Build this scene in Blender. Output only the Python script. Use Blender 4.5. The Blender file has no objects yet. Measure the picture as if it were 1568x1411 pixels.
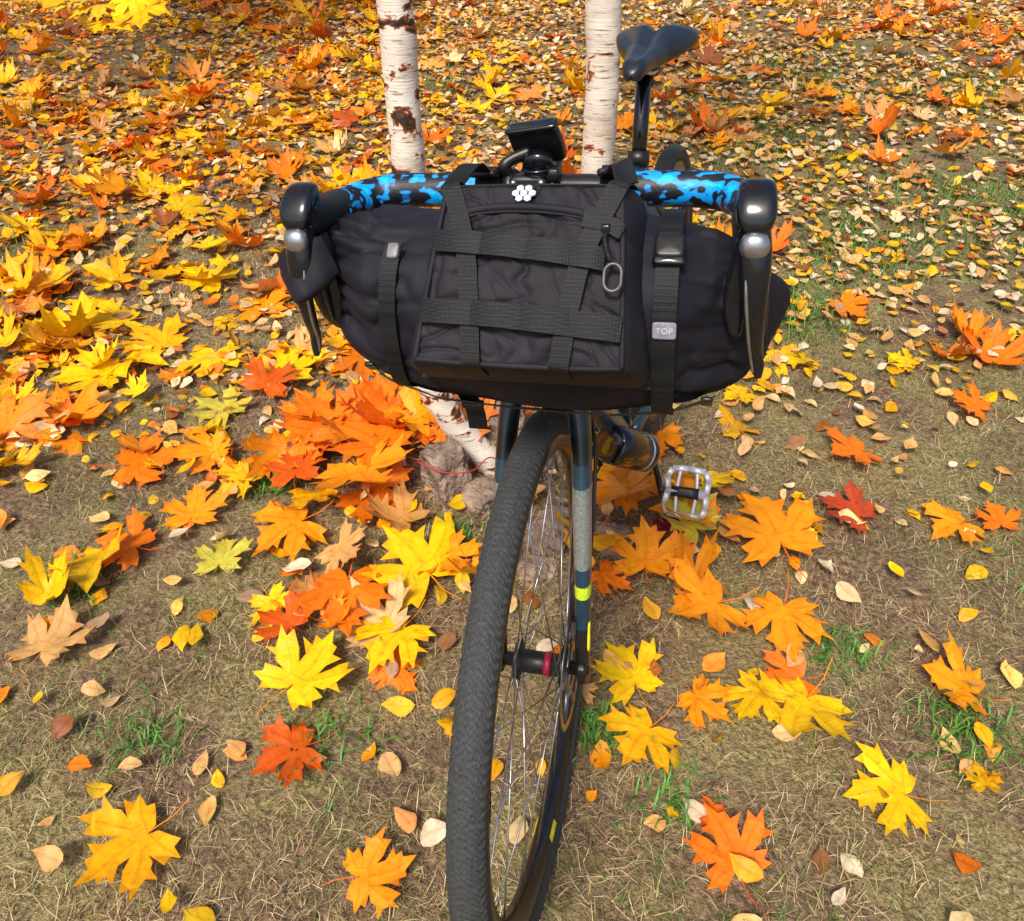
import bpy, math, random
import numpy as np
from mathutils import Vector, Matrix, noise
from mathutils.geometry import delaunay_2d_cdt
rng=np.random.default_rng(11); random.seed(7)
sc=bpy.context.scene
# ------------------------------------------------------------------ helpers
def link(o,parent=None,M=None):
    sc.collection.objects.link(o)
    if parent is not None:
        o.parent=parent
        o.matrix_parent_inverse=parent.matrix_basis.inverted()
    if M is not None: o.matrix_basis=M
    return o
def empty(name,loc=(0,0,0)):
    o=bpy.data.objects.new(name,None); o.empty_display_size=.1
    o.matrix_basis=Matrix.Translation(loc); sc.collection.objects.link(o); return o
def mesh_obj(name,vf,mat,parent=None,M=None,smooth=True):
    v,f=vf
    me=bpy.data.meshes.new(name)
    me.from_pydata([tuple(map(float,p)) for p in v],[],[tuple(int(i) for i in q) for q in f])
    me.update()
    me.polygons.foreach_set("use_smooth",[smooth]*len(me.polygons))
    if mat: me.materials.append(mat)
    return link(bpy.data.objects.new(name,me),parent,M)
def join(*L):
    V=[];F=[];n=0
    for v,f in L:
        V+=list(v); F+=[[i+n for i in q] for q in f]; n+=len(v)
    return V,F
def cr(P,n):
    P=np.array(P,float)
    if len(P)==2: 
        t=np.linspace(0,1,n)[:,None]; return P[0]*(1-t)+P[1]*t
    Q=np.vstack([2*P[0]-P[1],P,2*P[-1]-P[-2]]); out=[]
    for t in np.linspace(0,len(P)-1-1e-9,n):
        i=int(t); f=t-i; a,b,c,d=Q[i:i+4]
        out.append(.5*((2*b)+(-a+c)*f+(2*a-5*b+4*c-d)*f*f+(-a+3*b-3*c+d)*f**3))
    return np.array(out)
def nrm(a): 
    return a/max(np.linalg.norm(a),1e-9)
def loft(P,n=24,seg=20,up=(0,0,1),e=2.0,flat=False):
    S=cr(P,n) if not flat else np.array(P,float)
    up=np.array(up,float); V=[];F=[]
    c=S[:,:3]; n=len(S)
    for i in range(n):
        t=nrm(c[min(i+1,n-1)]-c[max(i-1,0)])
        s=nrm(np.cross(up,t)) if np.linalg.norm(np.cross(up,t))>1e-3 else np.array([1.,0,0])
        w=np.cross(t,s)
        for k in range(seg):
            a=2*math.pi*k/seg; ca,sa=math.cos(a),math.sin(a)
            V.append(c[i]+s*max(S[i,3],1e-5)*math.copysign(abs(ca)**(2/e),ca)+w*max(S[i,4],1e-5)*math.copysign(abs(sa)**(2/e),sa))
    for i in range(n-1):
        for k in range(seg):
            k2=(k+1)%seg
            F.append((i*seg+k,i*seg+k2,(i+1)*seg+k2,(i+1)*seg+k))
    F.append(tuple(range(seg))[::-1]); F.append(tuple((n-1)*seg+k for k in range(seg)))
    return V,F
def tube(a,b,r0,r1=None,seg=16,up=(0,0,1)):
    r1=r0 if r1 is None else r1
    return loft([(*a,r0,r0),(*b,r1,r1)],n=2,seg=seg,up=up)
def ribbon(P,N,w,th=.0016):
    P=np.array(P,float);N=np.array(N,float);V=[];F=[];n=len(P)
    for i in range(n):
        t=nrm(P[min(i+1,n-1)]-P[max(i-1,0)]); nn=nrm(N[i]); s=nrm(np.cross(t,nn))
        V+=[P[i]-s*w/2,P[i]+s*w/2,P[i]+s*w/2+nn*th,P[i]-s*w/2+nn*th]
    for i in range(n-1):
        for k in range(4):
            k2=(k+1)%4; F.append((4*i+k,4*i+k2,4*i+4+k2,4*i+4+k))
    F.append((3,2,1,0)); F.append((4*n-4,4*n-3,4*n-2,4*n-1))
    return V,F
def rbox(c,size,R=None,b=.15,e=5,n=7):
    x,y,z=size; P=[]
    for k in range(n):
        a=-math.pi/2+math.pi*k/(n-1); zz=math.copysign(abs(math.sin(a))**(2/e),math.sin(a)); rr=max(abs(math.cos(a))**(2/e),.02)
        P.append((0,0,zz*z/2,x/2*rr,y/2*rr))
    V=[];seg=28
    for p in P:
        for k in range(seg):
            a=2*math.pi*k/seg; ca,sa=math.cos(a),math.sin(a)
            V.append(Vector((p[3]*math.copysign(abs(ca)**(2/e),ca),p[4]*math.copysign(abs(sa)**(2/e),sa),p[2])))
    F=[]
    for i in range(n-1):
        for k in range(seg):
            k2=(k+1)%seg; F.append((i*seg+k,i*seg+k2,(i+1)*seg+k2,(i+1)*seg+k))
    F.append(tuple(range(seg))[::-1]);F.append(tuple((n-1)*seg+k for k in range(seg)))
    if R is not None: V=[R@v for v in V]
    return [v+Vector(c) for v in V],F
def ring(c,R,r,axis='x',seg=64,ps=10,ry=None):
    ry=ry or r; V=[];F=[]
    for i in range(seg):
        a=2*math.pi*i/seg
        for k in range(ps):
            p=2*math.pi*k/ps; rr=R+r*math.cos(p); h=ry*math.sin(p)
            q=(h,rr*math.cos(a),rr*math.sin(a)) if axis=='x' else (rr*math.cos(a),rr*math.sin(a),h)
            V.append(Vector(q)+Vector(c))
    for i in range(seg):
        for k in range(ps):
            F.append((i*ps+k,((i+1)%seg)*ps+k,((i+1)%seg)*ps+(k+1)%ps,i*ps+(k+1)%ps))
    return V,F
# ------------------------------------------------------------------ materials
def newmat(name):
    m=bpy.data.materials.new(name); m.use_nodes=True; nt=m.node_tree
    return m,nt,nt.nodes['Principled BSDF']
def ramp(nt,src,stops,interp='LINEAR'):
    r=nt.nodes.new('ShaderNodeValToRGB'); r.color_ramp.interpolation=interp
    el=r.color_ramp.elements
    while len(el)<len(stops): el.new(.5)
    for e_,(p,c) in zip(el,stops):
        e_.position=p; e_.color=(*c,1) if len(c)==3 else c
    nt.links.new(src,r.inputs[0]); return r.outputs[0]
def noise_tex(nt,scale,detail=3,vec=None,mapscale=None,rough=.55,dist=0):
    tc=nt.nodes.new('ShaderNodeTexCoord'); out=tc.outputs['Object'] if vec is None else vec
    if mapscale:
        mp=nt.nodes.new('ShaderNodeMapping'); mp.inputs['Scale'].default_value=mapscale
        nt.links.new(out,mp.inputs[0]); out=mp.outputs[0]
    n=nt.nodes.new('ShaderNodeTexNoise'); n.inputs['Scale'].default_value=scale; n.inputs['Detail'].default_value=detail
    n.inputs['Roughness'].default_value=rough; n.inputs['Distortion'].default_value=dist
    nt.links.new(out,n.inputs['Vector']); return n.outputs['Fac']
def bump(nt,b,h,strength=.4,dist=.002):
    n=nt.nodes.new('ShaderNodeBump'); n.inputs['Strength'].default_value=strength; n.inputs['Distance'].default_value=dist
    nt.links.new(h,n.inputs['Height'])
    if b.inputs['Normal'].is_linked:
        nt.links.new(b.inputs['Normal'].links[0].from_socket,n.inputs['Normal'])
    nt.links.new(n.outputs[0],b.inputs['Normal'])
def mixc(nt,a,b_,fac=1.,mode='MULTIPLY'):
    x=nt.nodes.new('ShaderNodeMix'); x.data_type='RGBA'; x.blend_type=mode
    if isinstance(fac,float) or isinstance(fac,int): x.inputs[0].default_value=fac
    else: nt.links.new(fac,x.inputs[0])
    nt.links.new(a,x.inputs[6]); nt.links.new(b_,x.inputs[7]); return x.outputs[2]
def simple(name,col,rough=.5,metal=0.,var=.25,nscale=60,bs=.15,bd=.001,coat=0):
    m,nt,b=newmat(name)
    f=noise_tex(nt,nscale)
    c=np.array(col)
    nt.links.new(ramp(nt,f,[(.3,tuple(c*(1-var))),(.7,tuple(np.minimum(c*(1+var),1)))]),b.inputs['Base Color'])
    b.inputs['Roughness'].default_value=rough; b.inputs['Metallic'].default_value=metal
    b.inputs['Coat Weight'].default_value=coat
    bump(nt,b,noise_tex(nt,nscale*5,2),bs,bd); return m
def fabric(name,c0,c1,ws=950,strength=.3):
    m,nt,b=newmat(name)
    tc=nt.nodes.new('ShaderNodeTexCoord')
    w=nt.nodes.new('ShaderNodeTexWave'); w.inputs['Scale'].default_value=ws/6.28; w.bands_direction='DIAGONAL'
    w.inputs['Distortion'].default_value=1.0; w.inputs['Detail'].default_value=1
    nt.links.new(tc.outputs['Object'],w.inputs['Vector'])
    base=ramp(nt,noise_tex(nt,9,3),[(.3,c0),(.7,c1)])
    wv=ramp(nt,w.outputs['Fac'],[(.2,(.6,.6,.6)),(.8,(1.,1.,1.))])
    nt.links.new(mixc(nt,base,wv),b.inputs['Base Color'])
    b.inputs['Roughness'].default_value=.7; b.inputs['Specular IOR Level'].default_value=.32
    bump(nt,b,noise_tex(nt,11,2,dist=.4),.5,.012); bump(nt,b,noise_tex(nt,1,2,mapscale=(42,16,16),dist=.3),.25,.006)
    bump(nt,b,w.outputs['Fac'],strength,.0004)
    return m
def webbing(name):
    m,nt,b=newmat(name)
    tc=nt.nodes.new('ShaderNodeTexCoord')
    v=nt.nodes.new('ShaderNodeTexVoronoi'); v.inputs['Scale'].default_value=400; v.inputs['Randomness'].default_value=.15
    nt.links.new(tc.outputs['Object'],v.inputs['Vector'])
    nt.links.new(ramp(nt,v.outputs['Distance'],[(.15,(.017,.019,.020)),(.6,(.0025,.0025,.003))]),b.inputs['Base Color'])
    b.inputs['Roughness'].default_value=.65; b.inputs['Specular IOR Level'].default_value=.3
    bump(nt,b,v.outputs['Distance'],.5,.0006); return m
M_fab=fabric('bag_nylon',(.006,.0058,.011),(.014,.013,.025))
M_fab2=fabric('pouch_nylon',(.007,.006,.010),(.016,.0135,.022))
M_web=webbing('nylon_webbing')
M_blk=simple('black_plastic',(.009,.009,.010),.4,bs=.1)
M_gls=simple('gloss_black',(.005,.006,.009),.16,var=.1,bs=.02,coat=.4)
M_rub=simple('hood_rubber',(.012,.012,.013),.6,bs=.4)
M_sil=simple('brushed_alloy',(.42,.43,.45),.3,.9,var=.2)
M_lev=simple('dark_alloy_lever',(.05,.055,.07),.2,.85,var=.15)
M_pedal=simple('pedal_alloy',(.66,.67,.70),.4,.4,var=.14)
M_steel=simple('steel',(.5,.5,.51),.3,.95)
M_rot=simple('rotor_steel',(.2,.2,.21),.35,.9)
M_blue=simple('frame_paint',(.016,.05,.075),.3,var=.2,coat=.4,bs=.03)
M_saddle=simple('saddle_cover',(.010,.014,.022),.35,var=.2,bs=.25)
M_red=simple('red_decal',(.35,.01,.04),.4)
M_yel=simple('yellow_decal',(.75,.65,.02),.4)
M_lbl=simple('woven_label',(.22,.21,.27),.7,nscale=300)
M_logo=simple('logo_print',(.50,.50,.56),.5,nscale=300)
M_rim=simple('rim_black',(.010,.010,.011),.3,bs=.05)
M_str=simple('red_twine',(.5,.03,.03),.7)
# tyre
m,nt,b=newmat('tyre_rubber')
at=nt.nodes.new('ShaderNodeAttribute'); at.attribute_name='Knob'
dust=ramp(nt,noise_tex(nt,160,6,rough=.8),[(.3,(.45,.45,.45)),(.7,(1.5,1.42,1.3))])
kb=ramp(nt,at.outputs['Fac'],[(.1,(.030,.033,.036)),(.7,(.045,.049,.054))])
nt.links.new(mixc(nt,kb,dust),b.inputs['Base Color'])
b.inputs['Roughness'].default_value=.75; bump(nt,b,noise_tex(nt,420,3),1.,.002); M_tyre=m
# bar tape
m,nt,b=newmat('camo_bar_tape')
f=noise_tex(nt,50,2,mapscale=(.65,1,1),rough=.6,dist=.25)
nt.links.new(ramp(nt,f,[(.0,(.0,.30,.72)),(.36,(.01,.08,.28)),(.385,(.005,.006,.010)),(.53,(.01,.09,.30)),(.55,(.0,.30,.75)),(.63,(.0,.48,.88))],'CONSTANT'),b.inputs['Base Color'])
b.inputs['Roughness'].default_value=.5; bump(nt,b,noise_tex(nt,300,2),.4,.001); M_tape=m
# fork bands
m,nt,b=newmat('fork_paint')
tc=nt.nodes.new('ShaderNodeTexCoord'); sp=nt.nodes.new('ShaderNodeSeparateXYZ'); nt.links.new(tc.outputs['Object'],sp.inputs[0])
dv=nt.nodes.new('ShaderNodeMath'); dv.operation='MULTIPLY'; dv.inputs[1].default_value=2.5; nt.links.new(sp.outputs[2],dv.inputs[0])
c1=ramp(nt,dv.outputs[0],[(0,(.01,.01,.012)),(.17,(.010,.04,.065)),(.275,(.55,.75,.02)),(.315,(.012,.045,.075)),(.37,(.20,.22,.20)),(.61,(.014,.055,.085)),(.68,(.01,.015,.02)),(.76,(.020,.035,.045))],'CONSTANT')
sk=ramp(nt,noise_tex(nt,420,3),[(.35,(.55,.55,.55)),(.6,(1,1,1))])
nt.links.new(mixc(nt,c1,sk),b.inputs['Base Color'])
b.inputs['Roughness'].default_value=.35; b.inputs['Coat Weight'].default_value=.3; M_fork=m
# leaves
def leafmat(name,transl=.28,grass=False):
    m,nt,b=newmat(name)
    at=nt.nodes.new('ShaderNodeAttribute'); at.attribute_name='Col'
    if grass: c=at.outputs['Color']
    else:
        v=ramp(nt,at.outputs['Alpha'],[(0,(.90,.74,.60)),(.22,(1,1,1)),(.84,(1,1,1)),(.93,(.86,.66,.42)),(1,(1,.95,.75))])
        n=ramp(nt,noise_tex(nt,75,4,rough=.65),[(.28,(.62,.42,.30)),(.38,(.93,.84,.75)),(.55,(1,1,1))])
        c=mixc(nt,mixc(nt,at.outputs['Color'],n,.9),v,.85)
        bump(nt,b,at.outputs['Alpha'],.7,.003); bump(nt,b,noise_tex(nt,130,2),.35,.003)
    nt.links.new(c,b.inputs['Base Color']); b.inputs['Roughness'].default_value=.5
    b.inputs['Specular IOR Level'].default_value=.3
    t=nt.nodes.new('ShaderNodeBsdfTranslucent'); nt.links.new(c,t.inputs[0])
    ms=nt.nodes.new('ShaderNodeMixShader'); ms.inputs[0].default_value=transl
    nt.links.new(b.outputs[0],ms.inputs[1]); nt.links.new(t.outputs[0],ms.inputs[2])
    nt.links.new(ms.outputs[0],nt.nodes['Material Output'].inputs[0]); return m
M_leaf=leafmat('autumn_leaf',.2)
M_grass=leafmat('grass_blade',.15,True)
def barkmat(name,th=.605):
    m,nt,b=newmat(name)
    base=ramp(nt,noise_tex(nt,9,4),[(.3,(.60,.50,.40)),(.6,(.82,.76,.68))])
    len_=ramp(nt,noise_tex(nt,1,3,mapscale=(22,22,190)),[(.60,(1,1,1)),(.66,(.35,.25,.18))])
    fine=ramp(nt,noise_tex(nt,1,3,mapscale=(10,10,420)),[(.35,(.80,.76,.72)),(.6,(1,1,1))])
    kn=noise_tex(nt,1,5,mapscale=(13,13,20),rough=.62,dist=.6)
    kmask=ramp(nt,kn,[(th,(1,1,1)),(th+.018,(.62,.20,.05)),(th+.045,(.12,.05,.025)),(th+.09,(.018,.014,.012))])
    o=mixc(nt,mixc(nt,mixc(nt,base,len_,.9),fine,.8),kmask,1)
    nt.links.new(o,b.inputs['Base Color']); b.inputs['Roughness'].default_value=.7
    bump(nt,b,noise_tex(nt,1,3,mapscale=(15,15,240)),.4,.003); bump(nt,b,kn,.5,.006); return m
M_birch=barkmat('birch_bark',.585); M_birch2=barkmat('birch_bark_scarred',.55)
M_mbark=simple('maple_bark',(.12,.09,.06),.85,nscale=14,bs=.8,bd=.02,var=.5)
M_rock=simple('stone',(.27,.19,.14),.85,nscale=18,bs=1.,bd=.012,var=.6)
# ground
m,nt,b=newmat('soil_and_thatch')
g=noise_tex(nt,3.2,6,rough=.72)
soil=ramp(nt,noise_tex(nt,85,5,rough=.8),[(.32,(.045,.026,.016)),(.5,(.17,.105,.06)),(.68,(.42,.29,.17))])
moss=ramp(nt,noise_tex(nt,120,5,rough=.8),[(.32,(.05,.042,.016)),(.5,(.24,.19,.075)),(.7,(.54,.43,.20))])
nt.links.new(mixc(nt,soil,moss,ramp(nt,g,[(.44,(0,0,0)),(.56,(1,1,1))]),'MIX'),b.inputs['Base Color']); b.inputs['Roughness'].default_value=.95
bump(nt,b,noise_tex(nt,60,4,rough=.7),1,.02); M_ground=m
# ------------------------------------------------------------------ ground sheet
def H(x,y):
    x=np.asarray(x,float);y=np.asarray(y,float)
    r=np.clip(y-1.9,0,16); rise=.085*r*r/(r+.9)
    bmp=.006*np.sin(x*7.1+1)*np.cos(y*6.3)+.004*np.sin(x*17+y*11)+.003*np.cos(y*29-x*13)
    return rise+bmp*np.clip(4-.05*(abs(x)+abs(y)),0,1)
xs=np.concatenate([-np.geomspace(400,8,18),np.linspace(-7.6,7.6,240),np.geomspace(8,400,18)])
ys=np.concatenate([-np.geomspace(400,3,18),np.linspace(-2.8,11,240),np.geomspace(11.5,600,22)])
X,Y=np.meshgrid(xs,ys); Z=H(X,Y)
V=np.stack([X.ravel(),Y.ravel(),Z.ravel()],1); nx=len(xs)
F=[(j*nx+i,j*nx+i+1,(j+1)*nx+i+1,(j+1)*nx+i) for j in range(len(ys)-1) for i in range(nx-1)]
mesh_obj('ground',(V,F),M_ground)
# ------------------------------------------------------------------ leaf instancing
def fast_mesh(name,V,T,C,mat,parent=None):
    me=bpy.data.meshes.new(name); me.vertices.add(len(V)); me.vertices.foreach_set('co',V.astype(np.float32).ravel())
    me.loops.add(T.size); me.polygons.add(len(T))
    me.polygons.foreach_set('loop_start',(np.arange(len(T))*3).astype(np.int32))
    me.loops.foreach_set('vertex_index',T.astype(np.int32).ravel())
    me.update(calc_edges=True)
    a=me.color_attributes.new('Col','FLOAT_COLOR','POINT'); a.data.foreach_set('color',C.astype(np.float32).ravel())
    me.materials.append(mat); me.validate()
    return link(bpy.data.objects.new(name,me),parent)
half=[(.05,-.10),(.16,-.17),(.27,-.22),(.29,-.14),(.46,-.13),(.37,-.045),(.43,.03),(.25,.085),(.36,.105),(.41,.15),(.58,.16),(.48,.235),(.51,.32),(.58,.46),(.45,.39),(.41,.50),(.32,.42),(.245,.36),(.155,.25),(.16,.37),(.28,.49),(.16,.50),(.17,.60),(.08,.60)]
out=[(0,-.01)]+half+[(0,.78)]+[(-x,y) for x,y in half[::-1]]
spine=[(0,.1),(0,.3),(0,.5),(0,.68)]
for sx in (1,-1): spine+=[(sx*.12,.10),(sx*.27,.215),(sx*.43,.345),(sx*.13,-.025),(sx*.27,-.06),(sx*.38,-.10)]
pts=[Vector(p) for p in out+spine]; no=len(out)
ed=[(i,(i+1)%no) for i in range(no)]
sp0=no
ed+=[(0,sp0),(sp0,sp0+1),(sp0+1,sp0+2),(sp0+2,sp0+3)]
k=sp0+4
for _ in range(2):
    ed+=[(0,k),(k,k+1),(k+1,k+2),(0,k+3),(k+3,k+4),(k+4,k+5)]; k+=6
vv,_,ff,*_=delaunay_2d_cdt(pts,ed,[],1,1e-5)
mv=np.array([(p.x,p.y,0) for p in vv]); 
vein=np.zeros(len(mv))
for i,p in enumerate(mv):
    for q in spine+[(0,-.01)]:
        if abs(p[0]-q[0])<1e-4 and abs(p[1]-q[1])<1e-4: vein[i]=1
mt=np.array([f for f in ff if len(f)==3])
n0=len(mv)
stem=np.array([(-.008,0,0),(.008,0,0),(-.006,-.28,.02),(.006,-.28,.02),(-.006,-.5,.06),(.006,-.5,.06)])
mv=np.vstack([mv,stem]); vein=np.concatenate([vein,-np.ones(6)])
mt=np.vstack([mt,[(n0,n0+2,n0+1),(n0+1,n0+2,n0+3),(n0+2,n0+4,n0+3),(n0+3,n0+4,n0+5)]])
MAPLE=(mv,mt,vein)
ov=[(0,-.5),(.17,-.40),(.31,-.18),(.33,.02),(.22,.26),(.09,.42),(0,.55),(-.09,.42),(-.22,.26),(-.33,.02),(-.31,-.18),(-.17,-.40)]
sv=np.array([(x,y,0) for x,y in ov]+[(0,-.2,0),(0,.2,0)]); 
st=[(0,1,12),(1,2,12),(2,3,12),(3,13,12),(3,4,13),(4,5,13),(5,6,13),(6,7,13),(7,8,13),(8,9,13),(9,12,13),(9,10,12),(10,11,12),(11,0,12)]
svein=np.array([.8,0,0,0,0,0,.8,0,0,0,0,0,1,1.])
stm=np.array([(-.01,-.5,0),(.01,-.5,0),(0,-.8,.05)])
SMALL=(np.vstack([sv,stm]),np.array(st+[(14,16,15)]),np.concatenate([svein,[-1,-1,-1]]))
def instance(tmpl,pos,yaw,tilt,spin,size,col,curl,fold,wav):
    v,t,ve=tmpl; n=len(pos); k=len(v)
    x=np.broadcast_to(v[:,0],(n,k)); y=np.broadcast_to(v[:,1],(n,k)); z=np.broadcast_to(v[:,2],(n,k))
    asp=rng.uniform(.86,1.1,(n,1)); x=x*asp
    x=x+.05*np.sin(y*5+spin[:,None]*3)*1.0
    x=x+rng.normal(0,.008,(n,k))*(ve>=0); y=y+rng.normal(0,.008,(n,k))*(ve>=0)
    r=np.sqrt(x*x+y*y); an=np.arctan2(y,x)
    z=z+curl[:,None]*r*r+fold[:,None]*np.abs(x)+wav[:,None]*r*np.sin(an*3+spin[:,None]*5)+wav[:,None]*.6*r*np.sin(an*7+yaw[:,None]*3)+np.where(ve==1,-.022,0)
    P=np.stack([x,y,z],2)*size[:,None,None]
    def rz(P,a):
        c,s=np.cos(a)[:,None],np.sin(a)[:,None]
        return np.stack([P[...,0]*c-P[...,1]*s,P[...,0]*s+P[...,1]*c,P[...,2]],2)
    P=rz(P,spin); c,s=np.cos(tilt)[:,None],np.sin(tilt)[:,None]
    P=np.stack([P[...,0],P[...,1]*c-P[...,2]*s,P[...,1]*s+P[...,2]*c],2)
    P=rz(P,yaw)+pos[:,None,:]
    C=np.ones((n,k,4)); C[...,:3]=col[:,None,:]
    C[...,:3]*=rng.uniform(.86,1.08,(n,k,1))
    C[...,1]*=rng.uniform(.9,1.06,(n,k))
    stemm=(ve<0); C[:,stemm,:3]=C[:,stemm,:3]*np.array([.9,.6,.6])
    C[...,3]=np.clip(ve,0,1)
    T=(t[None]+(np.arange(n)*k)[:,None,None]).reshape(-1,3)
    return P.reshape(-1,3),T,np.clip(C,0,1).reshape(-1,4)
def merge(L):
    V=[];T=[];C=[];o=0
    for v,t,c in L: V.append(v);T.append(t+o);C.append(c);o+=len(v)
    return np.vstack(V),np.vstack(T),np.vstack(C)
PAL={'y':(.98,.64,.003),'dy':(.98,.50,.003),'yo':(.97,.35,.006),'o':(.93,.22,.006),'do':(.70,.12,.006),'r':(.50,.07,.02),'yg':(.62,.58,.07),'t':(.76,.45,.16),'c':(.88,.68,.34),'b':(.28,.11,.04),'dr':(.18,.01,.02),'w':(.90,.80,.58)}
def pick(names,probs,n):
    A=np.array([PAL[k] for k in names]); p=np.array(probs,float); p/=p.sum()
    c=A[rng.choice(len(A),n,p=p)]; c2=A[rng.choice(len(A),n,p=p)]
    w=rng.uniform(0,.35,(n,1)); return np.clip((c*(1-w)+c2*w)*rng.uniform(.74,1.1,(n,1)),0,1)
def G(x,y,cx,cy,sx,sy): return np.exp(-((x-cx)/sx)**2-((y-cy)/sy)**2)
def pile(x,y): return np.clip(G(x,y,-.33,1.42,.26,.25)+.8*G(x,y,.42,1.12,.26,.20)+.5*G(x,y,.25,1.35,.3,.2)+.5*G(x,y,-.3,1.02,.18,.14),0,1)
ROCKS=[((-.150,1.345,.045),(.050,.055,.085)),((-.065,1.29,.012),(.048,.045,.05)),((-.03,1.52,.05),(.065,.055,.085)),((.03,1.42,.03),(.06,.05,.06)),((.09,1.2,.0),(.07,.05,.045)),((.22,1.17,.0),(.05,.04,.04)),((.05,1.1,-.01),(.04,.05,.035)),((.12,1.48,.02),(.06,.05,.06))]
def clear(x,y):
    k=np.ones(len(x),bool)
    for i,(c,s) in enumerate(ROCKS):
        r=(.115 if i==0 else .085)
        k&=((x-c[0])**2+(y-c[1]+.02)**2>r*r)
    return k
def dens_m(x,y):
    left=1/(1+np.exp((x+.25)*4)); mid=np.clip((y-1.2)/.4,0,1)
    right=1-left
    far=np.clip((y-2.4)/1.2,0,1)
    d=2.5+75*left*mid*(1-.50*far)+5*right*mid+17*right*far+95*pile(x,y)+14*G(x,y,-1.0,1.3,.5,.3)
    d*=.5+1.0*(np.sin(x*2.3+y*1.1+1)*np.sin(y*1.9-x*.7)>-.1)
    return d
def dens_s(x,y):
    near=np.clip((y-1.1)/.7,0,1); left=1/(1+np.exp((x+.3)*4))
    far=np.clip((y-1.8)/1.5,0,1)
    d=120+near*(270+150*left)+480*far+60*pile(x,y)
    patch=np.sin(x*1.7+2.1*np.sin(y*1.3))*np.cos(y*1.5+x*.6)
    return d*np.clip(.95-.7*np.clip(patch,0,1)**2-.55*G(x,y,-1.7,2.6,.45,.25)-.4*G(x,y,-2.4,4.9,.9,.4)+.1*rng.normal(0,1,x.shape),.12,1)
def scatter(dens,dmax,x0,x1,y0,y1):
    n=int(dmax*(x1-x0)*(y1-y0)); x=rng.uniform(x0,x1,n); y=rng.uniform(y0,y1,n)
    fall=np.where(np.abs(x)>.80*np.abs(y)+1.2,.3,1)*np.where(y>6.8,.4,1)
    k=rng.uniform(0,dmax,n)<dens(x,y)*fall; x,y=x[k],y[k]; return x,y
parts=[]
x,y=scatter(dens_m,180,-6,6,-.3,9.5); k=clear(x,y); x,y=x[k],y[k]; n=len(x); pl=pile(x,y)
far=np.clip((y-2)/2,0,1); left=1/(1+np.exp((x+.2)*3))
colA=pick(['y','dy','yo','o','yg','t'],[7.5,4,2,1.3,.5,.8],n)
colB=pick(['o','yo','do','dy','t','r'],[5,4.5,1.1,1.7,1,.3],n)
colC=pick(['t','yo','y','o','do','c','b'],[3,2.5,2,3,1.6,2.4,.8],n)
sel=rng.uniform(0,1,n); isB=sel<pl*1.0+.12
col=np.where(isB[:,None],colB,colA)
isC=rng.uniform(0,1,n)<(.15+.4*far*(1-left)+.25*far)
col=np.where((isC&~isB)[:,None],colC,col)
size=rng.uniform(.10,.19,n)*np.where(rng.uniform(0,1,n)<.4,.62,1)*np.where(y<1.1,.8,1)
curlsel=rng.uniform(0,1,n)
tilt=np.abs(rng.normal(0,.24,n))+pl*rng.uniform(0,.6,n); flip=rng.uniform(0,1,n)<.3
tilt=np.where(flip,math.pi-tilt,tilt)
z=H(x,y)+.008+rng.uniform(0,.022,n)+pl*rng.uniform(0,.07,n)+size*.3*np.sin(np.abs(tilt))*.5
curl=rng.normal(.2,.4,n)+np.where(curlsel<.3,1.0,0); curl=np.where(flip,-np.abs(curl)*.6,curl*.8)
parts.append(instance(MAPLE,np.stack([x,y,z],1),rng.uniform(0,6.28,n),tilt,rng.uniform(0,6.28,n),size,col,curl,rng.normal(0,.22,n),rng.uniform(.04,.22,n)))
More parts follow.
